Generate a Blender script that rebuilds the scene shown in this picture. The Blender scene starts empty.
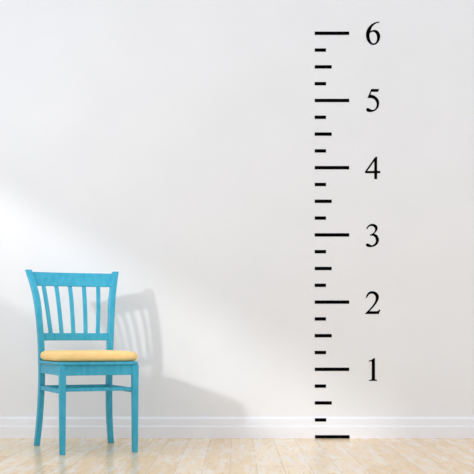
import bpy, bmesh, math
from mathutils import Vector

SC = bpy.context.scene
COL = SC.collection

# ------------------------------------------------------------------ camera
CAM_H = 0.561
WALL_Y = 6.0
F = 1070.0
cam_d = bpy.data.cameras.new('camera')
cam_d.sensor_width = 36.0
cam_d.lens = 36.0 * F / 474.0
cam_d.shift_y = 101.0 / 474.0
cam = bpy.data.objects.new('camera', cam_d)
cam.location = (0, 0, CAM_H)
cam.rotation_euler = (math.radians(90), 0, 0)
COL.objects.link(cam)
SC.camera = cam

# ------------------------------------------------------------------ world, sun, window light, exposure
world = bpy.data.worlds.new('world')
SC.world = world
world.use_nodes = True
wn, wl = world.node_tree.nodes, world.node_tree.links
wn.clear()
w_out = wn.new('ShaderNodeOutputWorld')
w_bg = wn.new('ShaderNodeBackground')
w_tc = wn.new('ShaderNodeTexCoord')
w_sep = wn.new('ShaderNodeSeparateXYZ')
w_map = wn.new('ShaderNodeMapRange')
w_ramp = wn.new('ShaderNodeValToRGB')
w_map.inputs['From Min'].default_value = -0.3
w_map.inputs['From Max'].default_value = 0.9
w_ramp.color_ramp.elements[0].color = (0.77, 0.79, 0.83, 1)
w_ramp.color_ramp.elements[1].color = (0.97, 0.98, 1.03, 1)
wl.new(w_tc.outputs['Generated'], w_sep.inputs[0])
wl.new(w_sep.outputs['Z'], w_map.inputs['Value'])
wl.new(w_map.outputs[0], w_ramp.inputs[0])
wl.new(w_ramp.outputs[0], w_bg.inputs['Color'])
w_bg.inputs['Strength'].default_value = 1.055
wl.new(w_bg.outputs[0], w_out.inputs['Surface'])

SUN_DIR = Vector((0.75, 1.0, -0.41))
sun_d = bpy.data.lights.new('sun', 'SUN')
sun_d.energy = 0.9
sun_d.angle = 0.055
sun_d.color = (1.0, 0.995, 0.985)
sun = bpy.data.objects.new('sun', sun_d)
sun.rotation_euler = SUN_DIR.to_track_quat('-Z', 'Y').to_euler()
sun.location = (-4, -2, 4)
COL.objects.link(sun)

win_d = bpy.data.lights.new('window_daylight', 'AREA')
win_d.shape = 'RECTANGLE'
win_d.size = 1.3
win_d.size_y = 3.4
win_d.energy = 25
win_d.color = (0.93, 0.96, 1.0)
win = bpy.data.objects.new('window_daylight', win_d)
win.location = (-2.0, 3.7, 1.85)
win.rotation_euler = (0, math.radians(-90), 0)
COL.objects.link(win)

SC.view_settings.view_transform = 'Standard'
SC.view_settings.look = 'None'
SC.view_settings.gamma = 1.0
SC.view_settings.use_curve_mapping = False
SC.view_settings.exposure = 0.0


# ------------------------------------------------------------------ materials
def srgb(r, g, b):
    def c(v):
        v /= 255.0
        return v / 12.92 if v <= 0.04045 else ((v + 0.055) / 1.055) ** 2.4
    return (c(r), c(g), c(b), 1.0)


def new_mat(name, color, rough=0.6, spec=0.5):
    m = bpy.data.materials.new(name)
    m.use_nodes = True
    b = m.node_tree.nodes['Principled BSDF']
    b.inputs['Base Color'].default_value = color
    b.inputs['Roughness'].default_value = rough
    b.inputs['Specular IOR Level'].default_value = spec
    return m, m.node_tree.nodes, m.node_tree.links, b


def noise(n, l, scale, detail, vec_scale=None, kind='Object'):
    tc = n.new('ShaderNodeTexCoord')
    mp = n.new('ShaderNodeMapping')
    if vec_scale:
        mp.inputs['Scale'].default_value = vec_scale
    l.new(tc.outputs[kind], mp.inputs['Vector'])
    t = n.new('ShaderNodeTexNoise')
    t.inputs['Scale'].default_value = scale
    t.inputs['Detail'].default_value = detail
    l.new(mp.outputs[0], t.inputs['Vector'])
    return t


def mottled(name, c1, c2, scale, rough, vec_scale=None, bump=0.0, spec=0.5, lo=0.35, hi=0.65):
    m, n, l, b = new_mat(name, c1, rough, spec)
    t = noise(n, l, scale, 5, vec_scale)
    r = n.new('ShaderNodeValToRGB')
    r.color_ramp.elements[0].position = lo
    r.color_ramp.elements[1].position = hi
    r.color_ramp.elements[0].color = c1
    r.color_ramp.elements[1].color = c2
    l.new(t.outputs['Fac'], r.inputs[0])
    l.new(r.outputs[0], b.inputs['Base Color'])
    if bump:
        bp = n.new('ShaderNodeBump')
        bp.inputs['Strength'].default_value = bump
        bp.inputs['Distance'].default_value = 0.002
        l.new(t.outputs['Fac'], bp.inputs['Height'])
        l.new(bp.outputs[0], b.inputs['Normal'])
    return m


M_WALL = mottled('wall_paint', (0.842, 0.861, 0.886, 1), (0.862, 0.881, 0.906, 1), 3.0, 0.9, spec=0.1)
M_TRIM = mottled('trim_gloss_paint', (0.875, 0.89, 0.935, 1), (0.89, 0.905, 0.95, 1), 6.0, 0.55, spec=0.2)
M_BLACK = mottled('black_vinyl', (0.0008, 0.0008, 0.001, 1), (0.0016, 0.0016, 0.002, 1), 30.0, 0.9, spec=0.02)
M_TEAL = mottled('turquoise_painted_wood', srgb(40, 162, 196), srgb(78, 184, 214), 22.0, 0.5,
                 vec_scale=(2.5, 2.5, 0.7), bump=0.2, spec=0.3, lo=0.2, hi=0.8)
M_CUSH = mottled('yellow_cotton', srgb(253, 214, 144), srgb(255, 221, 156), 40.0, 0.95, bump=0.1, spec=0.1)
M_BLOCKER = mottled('blocker_grey', (0.5, 0.5, 0.5, 1), (0.55, 0.55, 0.55, 1), 20.0, 0.9)  # for the unseen slab that blocks the sun


def floor_material():
    m, n, l, b = new_mat('whitewashed_planks', (0.8, 0.7, 0.55, 1), 0.24, 0.5)
    tc = n.new('ShaderNodeTexCoord')
    mp = n.new('ShaderNodeMapping')
    mp.inputs['Rotation'].default_value = (0, 0, math.radians(90))
    mp.inputs['Location'].default_value = (0.3, 0.03, 0)
    l.new(tc.outputs['Object'], mp.inputs['Vector'])
    br = n.new('ShaderNodeTexBrick')
    br.offset = 0.37
    br.inputs['Scale'].default_value = 1.0
    br.inputs['Brick Width'].default_value = 1.1
    br.inputs['Row Height'].default_value = 0.116
    br.inputs['Mortar Size'].default_value = 0.0024
    br.inputs['Mortar Smooth'].default_value = 0.3
    br.inputs['Color1'].default_value = srgb(243, 220, 182)
    br.inputs['Color2'].default_value = srgb(234, 202, 154)
    br.inputs['Mortar'].default_value = srgb(202, 184, 156)
    l.new(mp.outputs[0], br.inputs['Vector'])
    # pale worn wash in broken streaks along the boards
    w = noise(n, l, 9.0, 6, (2.4, 0.28, 1))
    wr = n.new('ShaderNodeValToRGB')
    wr.color_ramp.elements[0].position = 0.47
    wr.color_ramp.elements[1].position = 0.74
    l.new(w.outputs['Fac'], wr.inputs[0])
    m1 = n.new('ShaderNodeMixRGB')
    m1.inputs['Color2'].default_value = srgb(242, 236, 228)
    l.new(wr.outputs[0], m1.inputs['Fac'])
    l.new(br.outputs['Color'], m1.inputs['Color1'])
    # warm ochre grain
    g = noise(n, l, 26.0, 5, (2.2, 0.3, 1))
    gr = n.new('ShaderNodeValToRGB')
    gr.color_ramp.elements[0].position = 0.52
    gr.color_ramp.elements[1].position = 0.72
    gr.color_ramp.elements[1].color = (0.7, 0.7, 0.7, 1)
    l.new(g.outputs['Fac'], gr.inputs[0])
    m2 = n.new('ShaderNodeMixRGB')
    m2.inputs['Color2'].default_value = srgb(214, 176, 122)
    l.new(gr.outputs[0], m2.inputs['Fac'])
    l.new(m1.outputs[0], m2.inputs['Color1'])
    # small dark knots
    k = noise(n, l, 17.0, 2, (1.4, 0.7, 1))
    kr = n.new('ShaderNodeValToRGB')
    kr.color_ramp.elements[0].position = 0.70
    kr.color_ramp.elements[1].position = 0.78
    kr.color_ramp.elements[1].color = (0.6, 0.6, 0.6, 1)
    l.new(k.outputs['Fac'], kr.inputs[0])
    m3 = n.new('ShaderNodeMixRGB')
    m3.inputs['Color2'].default_value = srgb(176, 132, 86)
    l.new(kr.outputs[0], m3.inputs['Fac'])
    l.new(m2.outputs[0], m3.inputs['Color1'])
    l.new(m3.outputs[0], b.inputs['Base Color'])
    return m


M_FLOOR = floor_material()


# ------------------------------------------------------------------ helpers
def mesh_obj(name, bm, mat, parent=None, bevel=0.0, smooth_angle=35, segs=2):
    bmesh.ops.recalc_face_normals(bm, faces=bm.faces)
    for f in bm.faces:
        f.smooth = True
    for e in bm.edges:
        if len(e.link_faces) == 2 and e.calc_face_angle(0) > math.radians(smooth_angle):
            e.smooth = False
    me = bpy.data.meshes.new(name)
    bm.to_mesh(me)
    bm.free()
    me.materials.append(mat)
    o = bpy.data.objects.new(name, me)
    COL.objects.link(o)
    if parent:
        o.parent = parent
    if bevel:
        md = o.modifiers.new('bevel', 'BEVEL')
        md.width = bevel
        md.segments = segs
        md.limit_method = 'ANGLE'
        md.angle_limit = math.radians(40)
    return o


def box(bm, x0, x1, y0, y1, z0, z1):
    v = [bm.verts.new(p) for p in ((x0, y0, z0), (x1, y0, z0), (x1, y1, z0), (x0, y1, z0),
                                   (x0, y0, z1), (x1, y0, z1), (x1, y1, z1), (x0, y1, z1))]
    for q in ((0, 3, 2, 1), (4, 5, 6, 7), (0, 1, 5, 4), (1, 2, 6, 5), (2, 3, 7, 6), (3, 0, 4, 7)):
        bm.faces.new([v[i] for i in q])


def box_obj(name, dims, mat, parent=None, bevel=0.0):
    bm = bmesh.new()
    box(bm, *dims)
    return mesh_obj(name, bm, mat, parent, bevel)


def loft(sections):
    """closed quad rings joined one after the other, capped at both ends"""
    bm = bmesh.new()
    prev = None
    first = None
    for s in sections:
        ring = [bm.verts.new(p) for p in s]
        if prev:
            k = len(ring)
            for i in range(k):
                bm.faces.new((prev[i], prev[(i + 1) % k], ring[(i + 1) % k], ring[i]))
        else:
            first = ring
        prev = ring
    bm.faces.new(list(reversed(first)))
    bm.faces.new(prev)
    return bm


def interp(table, t):
    """Catmull-Rom through (t, value) rows sorted by t"""
    ts = [r[0] for r in table]
    if t <= ts[0]:
        return table[0][1]
    if t >= ts[-1]:
        return table[-1][1]
    i = max(j for j in range(len(ts)) if ts[j] <= t)
    i = min(i, len(ts) - 2)
    a, b = table[i], table[i + 1]
    u = (t - a[0]) / (b[0] - a[0])
    h = b[0] - a[0]
    def slope(j):
        if 0 < j < len(table) - 1:
            return (table[j + 1][1] - table[j - 1][1]) / (table[j + 1][0] - table[j - 1][0])
        if j == 0:
            return (table[1][1] - table[0][1]) / (table[1][0] - table[0][0])
        return (table[-1][1] - table[-2][1]) / (table[-1][0] - table[-2][0])
    m0, m1 = slope(i) * h, slope(i + 1) * h
    return ((2*u**3 - 3*u**2 + 1) * a[1] + (u**3 - 2*u**2 + u) * m0
            + (-2*u**3 + 3*u**2) * b[1] + (u**3 - u**2) * m1)


def structure(o):
    o['kind'] = 'structure'
    return o


# ------------------------------------------------------------------ setting
structure(box_obj('floor', (-2.2, 3.6, -1.0, 6.2, -0.1, 0.0), M_FLOOR))
structure(box_obj('wall_back', (-2.2, 3.6, WALL_Y, WALL_Y + 0.2, 0.0, 4.6), M_WALL))

# left wall with a long window opening (outside the frame, lets the low sun in)
WX = -2.0
SILL, HEAD, WY0, WY1 = 1.205, 2.5, 1.9, 5.45
bm = bmesh.new()
PY0, PZ0 = 4.40, 0.12            # lower gap for an added sun-filtering pane, lightens the left of the wall
box(bm, WX - 0.2, WX, -1.0, PY0, 0.0, SILL)
box(bm, WX - 0.2, WX, PY0, WY1, 0.0, PZ0)
box(bm, WX - 0.2, WX, WY1, WALL_Y, 0.0, SILL)
box(bm, WX - 0.2, WX, -1.0, WALL_Y, HEAD, 4.6)
box(bm, WX - 0.2, WX, -1.0, WY0, SILL, HEAD)
box(bm, WX - 0.2, WX, WY1, WALL_Y, SILL, HEAD)
structure(mesh_obj('wall_left', bm, M_WALL))

bm = bmesh.new()
fw = 0.03
box(bm, WX - 0.16, WX - 0.10, WY0, WY1, HEAD - fw, HEAD)
box(bm, WX - 0.16, WX - 0.10, WY0, WY0 + fw, SILL, HEAD - fw)
box(bm, WX - 0.16, WX - 0.10, WY1 - fw, WY1, SILL, HEAD - fw)
structure(mesh_obj('window_1', bm, M_TRIM))

m, n, l, b = new_mat('sun_filter', (0.9, 0.9, 0.9, 1), 0.5)
tr = n.new('ShaderNodeBsdfTransparent')
tl = n.new('ShaderNodeBsdfTranslucent')
tl.inputs['Color'].default_value = (0.9, 0.9, 0.9, 1)
mx = n.new('ShaderNodeMixShader')
mx.inputs['Fac'].default_value = 0.38
l.new(tr.outputs[0], mx.inputs[1])
l.new(tl.outputs[0], mx.inputs[2])
l.new(mx.outputs[0], n['Material Output'].inputs['Surface'])
structure(box_obj('sun_filter_pane', (WX - 0.11, WX - 0.10, PY0, WY1, PZ0, SILL), m))  # unseen pane, added to let only part of the sun through

# unseen slab added outside the window: its free edge makes the soft upper limit of the sun patch
A0, A1 = Vector((-3.5, 4.6, 2.61)), Vector((-3.5, -1.2, 2.43))
B0, B1 = Vector((-2.2, 4.6, 3.05)), Vector((-2.2, -1.2, 3.05))
bm = bmesh.new()
vs = [bm.verts.new(p) for p in (A0, A1, B1, B0)]
vs2 = [bm.verts.new(p + Vector((0, 0, 0.03))) for p in (A0, A1, B1, B0)]
bm.faces.new(vs)
bm.faces.new(list(reversed(vs2)))
for i in range(4):
    bm.faces.new((vs[i], vs2[i], vs2[(i + 1) % 4], vs[(i + 1) % 4]))
structure(mesh_obj('sun_blocker', bm, M_BLOCKER))

# baseboard: stepped profile extruded along the back wall
prof = [(0.0, 0.0), (0.020, 0.0), (0.020, 0.064), (0.0175, 0.068), (0.0135, 0.070), (0.0135, 0.100),
        (0.0125, 0.108), (0.008, 0.114), (0.004, 0.118), (0.0, 0.119)]
structure(mesh_obj('baseboard_back',
                   loft([[(x, WALL_Y - d, z) for d, z in prof] for x in (-2.0, 3.6)]), M_TRIM, smooth_angle=20))

# ------------------------------------------------------------------ the chair
W = 0.363
TH = math.radians(22.5)
chair = bpy.data.objects.new('wooden_chair', None)
COL.objects.link(chair)
chair.location = (-0.839, 5.131, 0.0)
chair.rotation_euler = (0, 0, TH)
chair['label'] = 'turquoise painted slat-back wooden chair standing against the white wall'
chair['category'] = 'chair'

D_TAB = [(0.0, 0.494), (0.074, 0.487), (0.155, 0.479), (0.287, 0.467), (0.366, 0.461), (0.46, 0.458),
         (0.55, 0.458), (0.656, 0.466), (0.761, 0.482), (0.842, 0.505), (0.920, 0.534)]
E_TAB = [(0.0, 0.018), (0.074, 0.011), (0.155, 0.005), (0.287, 0.0), (0.366, -0.001), (0.46, 0.001),
         (0.55, 0.004), (0.656, 0.011), (0.761, 0.020), (0.842, 0.035), (0.920, 0.054)]
S_SEAT = 0.445     # top of the seat board
H_TOP = 0.919

# front legs, tapering to the floor
for cx in (0.0015, W + 0.0005):
    secs = []
    for z, s in ((0.0, 0.0128), (0.20, 0.0144), (0.379, 0.0156), (0.4305, 0.0156)):
        secs.append([(cx - s, -s, z), (cx + s, -s, z), (cx + s, s, z), (cx - s, s, z)])
    mesh_obj('leg', loft(secs), M_TEAL, chair, bevel=0.002)

# rear legs that run on up as the back posts, bowed and flared
for side in (-1, 1):
    secs = []
    n = 30
    for i in range(n + 1):
        z = H_TOP * i / n
        cx = (0.0 if side < 0 else W) + side * interp(E_TAB, z)
        cy = interp(D_TAB, z)
        hw = 0.0138 + (0.0014 if z > 0.7 else 0.0)
        hd = interp([(0.0, 0.016), (0.3, 0.022), (0.45, 0.023), (0.6, 0.022), (0.92, 0.019)], z)
        dz = 0.004 * side if i == n else 0.0
        secs.append([(cx - hw, cy - hd, z), (cx + hw, cy - hd, z), (cx + hw, cy + hd, z), (cx - hw, cy + hd, z)])
    mesh_obj('back_post', loft(secs), M_TEAL, chair, bevel=0.003)

# seat board with rounded front corners
out = []
sx0, sx1, sy0, sy1 = -0.022, W + 0.022, -0.024, 0.434
rf = 0.045
for a in range(9):
    t = math.pi + (math.pi / 2) * a / 8
    out.append((sx0 + rf + rf * math.cos(t), sy0 + rf + rf * math.sin(t)))
for a in range(9):
    t = 1.5 * math.pi + (math.pi / 2) * a / 8
    out.append((sx1 - rf + rf * math.cos(t), sy0 + rf + rf * math.sin(t)))
out += [(sx1, sy1), (sx0, sy1)]
mesh_obj('seat', loft([[(x, y, z) for x, y in out] for z in (0.4305, S_SEAT)]), M_TEAL, chair, bevel=0.004, segs=3)

# aprons under the seat
box_obj('front_apron', (0.0160, W - 0.0142, -0.010, 0.008, 0.380, 0.4305), M_TEAL, chair, bevel=0.0015)
for cx, s in ((0.0, -1), (W, 1)):
    box_obj('side_apron', (cx - 0.010, cx + 0.010, 0.0142, 0.440, 0.380, 0.4305), M_TEAL, chair, bevel=0.0015)
box_obj('rear_apron', (0.013, W - 0.013, 0.450, 0.468, 0.380, 0.4305), M_TEAL, chair, bevel=0.0015)

# stretchers
box_obj('stretcher', (0.013, W - 0.013, -0.007, 0.009, 0.303, 0.320), M_TEAL, chair, bevel=0.002)
box_obj('stretcher', (0.012, W - 0.012, 0.458, 0.474, 0.298, 0.315), M_TEAL, chair, bevel=0.002)
for cx in (0.0, W):
    box_obj('stretcher', (cx - 0.008, cx + 0.008, 0.013, 0.447, 0.292, 0.314), M_TEAL, chair, bevel=0.002)


def curved_rail(name, z0, z1, half_t, bow, parent):
    """rail between the posts, bowed backwards in plan and leaning with the posts"""
    secs = []
    n = 20
    for i in range(n + 1):
        u = i / n
        ring = []
        for z, dy in ((z0, -half_t), (z1, -half_t), (z1, half_t), (z0, half_t)):
            x0 = -interp(E_TAB, z) + 0.012
            x1 = W + interp(E_TAB, z) - 0.012
            x = x0 + (x1 - x0) * u
            y = interp(D_TAB, z) + bow * (1 - (2 * u - 1) ** 2) + dy
            ring.append((x, y, z))
        secs.append(ring)
    return mesh_obj(name, loft(secs), M_TEAL, parent, bevel=0.003)


curved_rail('top_rail', 0.834, 0.908, 0.010, 0.020, chair)
curved_rail('lower_rail', 0.548, 0.587, 0.010, 0.010, chair)

# five slats fanning slightly outwards
for xt, xb in ((0.020, 0.050), (0.090, 0.108), (0.165, 0.171), (0.240, 0.236), (0.316, 0.301)):
    secs = []
    n = 14
    for i in range(n + 1):
        z = 0.580 + (0.842 - 0.580) * i / n
        u = i / n
        x = xb + (xt - xb) * u
        uu = (x - 0.0) / W
        bow = (0.010 + 0.010 * u) * (1 - (2 * uu - 1) ** 2)
        y = interp(D_TAB, z) + bow
        hw, ht = 0.0105, 0.0055
        secs.append([(x - hw, y - ht, z), (x + hw, y - ht, z), (x + hw, y + ht, z), (x - hw, y + ht, z)])
    mesh_obj('slat', loft(secs), M_TEAL, chair, bevel=0.0015)

# ------------------------------------------------------------------ cushion lying on the seat
bm = bmesh.new()
cx0, cx1, cy0, cy1 = -0.024, W + 0.026, -0.016, 0.434
hx, hy = (cx1 - cx0) / 2, (cy1 - cy0) / 2
N = 72
T = 0.050
rings = []
layers = [(0.0, 0.0), (0.0, 0.55), (0.0, 0.90), (0.06, 0.94), (0.18, 0.978), (0.35, 1.0), (0.52, 1.0),
          (0.70, 0.992), (0.84, 0.972), (0.94, 0.93), (1.0, 0.84), (1.03, 0.65), (1.05, 0.40), (1.06, 0.0)]
for zf, r in layers:
    if r == 0.0:
        rings.append([bm.verts.new((0, 0, zf * T))])
        continue
    ring = []
    for i in range(N):
        t = 2 * math.pi * i / N
        c, s = math.cos(t), math.sin(t)
        p = 2 / 9.0
        x = hx * math.copysign(abs(c) ** p, c)
        y = hy * math.copysign(abs(s) ** p, s)
        wob = 0.0012 * math.sin(5 * t + 1.0) * (1 if zf > 0.1 else 0)
        ring.append(bm.verts.new((x * r, y * r, zf * T + wob)))
    rings.append(ring)
for a, b in zip(rings, rings[1:]):
    for i in range(N):
        j = (i + 1) % N
        if len(a) == 1:
            bm.faces.new((a[0], b[j], b[i]))
        elif len(b) == 1:
            bm.faces.new((a[i], a[j], b[0]))
        else:
            bm.faces.new((a[i], a[j], b[j], b[i]))
cush = mesh_obj('seat_cushion', bm, M_CUSH, smooth_angle=70)
lc = Vector(((cx0 + cx1) / 2, (cy0 + cy1) / 2, 0))
cush.location = (chair.location.x + math.cos(TH) * lc.x - math.sin(TH) * lc.y,
                 chair.location.y + math.sin(TH) * lc.x + math.cos(TH) * lc.y, S_SEAT + 0.0005)
cush.rotation_euler = (0, 0, TH)
cush['label'] = 'pale yellow padded cushion lying on the seat of the turquoise chair'
cush['category'] = 'cushion'

# ------------------------------------------------------------------ growth ruler: vinyl strips and numerals on the wall
S = WALL_Y / F                       # metres per unit of the ruler's layout on the wall
VINYL = 0.0012


def wall_pt(u, v):
    return ((u - 237.0) * S, CAM_H + (338.0 - v) * S)


ORD = ['zero', 'one', 'two', 'three', 'four', 'five', 'six']   # how the labels say the numbers
for k in range(25):
    v = 436.5 - k * 16.8
    foot, q = divmod(k, 4)
    length = 34.5 if q == 0 else (17.0 if q == 2 else 11.3)
    x0, z = wall_pt(314.7, v)
    h = 1.68 * S
    if k == 0:
        y1 = WALL_Y - 0.020
        label = 'long black line on the baseboard at the foot of the wall ruler'
    elif k == 1:
        y1 = WALL_Y - 0.0136
        label = 'short black dash on the upper baseboard, lowest short dash of the ruler'
    else:
        y1 = WALL_Y
        if q == 0:
            label = 'long black line on the white wall level with the number %s' % ORD[foot]
        elif q == 2:
            if foot == 0:
                label = 'medium black dash on the white wall halfway between baseboard line and number one'
            else:
                label = 'medium black dash halfway between the lines of numbers %s and %s' % (ORD[foot], ORD[foot + 1])
        elif q == 1:
            label = 'short black dash next above the long line of number %s' % ORD[foot]
        else:
            label = 'short black dash next below the long line of number %s' % ORD[foot + 1]
    bm = bmesh.new()
    w = length * S / 2
    box(bm, -w, w, -VINYL, 0.0, -h, h)
    o = mesh_obj('ruler_mark', bm, M_BLACK)
    o.location = (x0 + w, y1, z)
    o['label'] = label
    o['category'] = 'ruler mark'
    o['group'] = 'black ruler lines on the wall'


def smooth_run(pts, steps=6):
    """Catmull-Rom through an open run of points"""
    if len(pts) < 3:
        return pts[:]
    res = []
    P = [Vector(p) for p in pts]
    P = [P[0] * 2 - P[1]] + P + [P[-1] * 2 - P[-2]]
    for i in range(1, len(P) - 2):
        for s in range(steps):
            t = s / steps
            a, b, c, d = P[i - 1], P[i], P[i + 1], P[i + 2]
            q = 0.5 * ((2 * b) + (c - a) * t + (2*a - 5*b + 4*c - d) * t*t + (3*b - a - 3*c + d) * t**3)
            res.append((q.x, q.y))
    res.append(tuple(pts[-1]))
    return res


# every outline is a list of runs; a run is smoothed, corners stand where two runs meet
GLYPH = {
    '1': (358, 355, 15.8, [[
        [(171, 93), (215, 76), (256, 50)], [(266, 50), (266, 372)], [(268, 382), (278, 392), (300, 397)],
        [(300, 406), (175, 406)], [(175, 397), (200, 393), (216, 383), (219, 368)],
        [(219, 120), (215, 103), (203, 97), (172, 103)]]]),
    '2': (358, 288, 15.8, [[
        [(126, 150), (146, 96), (182, 62), (226, 52), (285, 68), (320, 108), (326, 158), (298, 226), (244, 298),
         (178, 369)],
        [(290, 369), (316, 363), (336, 342)], [(350, 346), (325, 409)], [(117, 409), (117, 401)],
        [(190, 328), (243, 262), (274, 205), (282, 158), (268, 112), (238, 90), (204, 88), (168, 108), (136, 156)]]]),
    '3': (350, 210, 11.85, [[
        [(194, 220), (216, 186), (250, 167), (286, 168), (317, 188), (325, 222), (309, 255), (284, 279)],
        [(324, 302), (341, 345), (331, 390), (298, 424), (250, 437), (210, 435), (191, 418), (194, 402), (211, 398),
         (236, 411), (264, 418), (296, 398), (308, 365), (300, 328), (277, 307), (238, 301)],
        [(238, 293), (272, 277), (294, 250), (296, 216), (277, 194), (247, 188), (222, 200), (202, 226)]]]),
    '4': (350, 150, 11.85, [[
        [(301, 82), (320, 82)], [(320, 250), (356, 250)], [(356, 274), (320, 274)], [(320, 344), (289, 344)],
        [(289, 274), (180, 274)], [(180, 254), (180, 254)]],
        [[(289, 250), (289, 128)], [(203, 250), (203, 250)]]]),
    '5': (350, 80, 11.85, [[
        [(254, 108), (344, 108)], [(330, 139), (250, 139)],
        [(240, 172), (292, 190), (330, 226), (344, 272), (334, 322), (300, 360), (256, 377), (214, 376), (195, 360),
         (195, 343), (210, 332), (232, 342), (264, 355), (295, 345), (315, 311), (316, 274), (298, 238), (264, 216),
         (209, 211)]]]),
    '6': (358, 18, 15.8, [[
        [(338, 60), (338, 71)],
        [(292, 80), (248, 110), (212, 158), (192, 214)],
        [(218, 198), (262, 190), (310, 207), (343, 255), (348, 308), (326, 370), (286, 411), (240, 425), (192, 408),
         (150, 360), (129, 292), (134, 220), (164, 152), (218, 98), (280, 68), (338, 60)]],
        [[(186, 236), (216, 219), (250, 219), (284, 244), (302, 302), (296, 362), (272, 394), (240, 403),
          (210, 384), (188, 334), (179, 278), (186, 236)]]]),
}


def numeral(ch):
    ox, oy, k, loops = GLYPH[ch]
    cu = bpy.data.curves.new('numeral_outline', 'CURVE')
    cu.dimensions = '2D'
    cu.fill_mode = 'BOTH'
    cu.extrude = VINYL / 2
    cu.offset = 0.0007
    pts_all = []
    for loop in loops:
        pts = []
        for run in loop:
            for p in smooth_run(run):
                if not pts or (abs(p[0] - pts[-1][0]) + abs(p[1] - pts[-1][1])) > 0.5:
                    pts.append(p)
        if abs(pts[0][0] - pts[-1][0]) + abs(pts[0][1] - pts[-1][1]) < 0.5:
            pts.pop()
        pts_all.append([wall_pt(ox + p[0] / k, oy + p[1] / k) for p in pts])
    cx = sum(p[0] for p in pts_all[0]) / len(pts_all[0])
    cz = sum(p[1] for p in pts_all[0]) / len(pts_all[0])
    for pts in pts_all:
        sp = cu.splines.new('POLY')
        sp.points.add(len(pts) - 1)
        for q, p in zip(sp.points, pts):
            q.co = (p[0] - cx, p[1] - cz, 0, 1)
        sp.use_cyclic_u = True
    tmp = bpy.data.objects.new('numeral_outline', cu)
    COL.objects.link(tmp)
    dg = bpy.context.evaluated_depsgraph_get()
    me = bpy.data.meshes.new_from_object(tmp.evaluated_get(dg))
    bpy.data.objects.remove(tmp)
    me.materials.clear()
    me.materials.append(M_BLACK)
    for v in me.vertices:                  # stand the numeral up against the wall
        x, y, z = v.co
        v.co = (x, -z, y)
    o = bpy.data.objects.new('numeral', me)
    COL.objects.link(o)
    o.location = (cx, WALL_Y - VINYL / 2, cz)
    o['label'] = 'black serif number %s on the white wall right of the ruler' % ORD[int(ch)]
    o['category'] = 'number'
    o['group'] = 'black numbers on the wall'
    return o


for ch in '123456':
    numeral(ch)
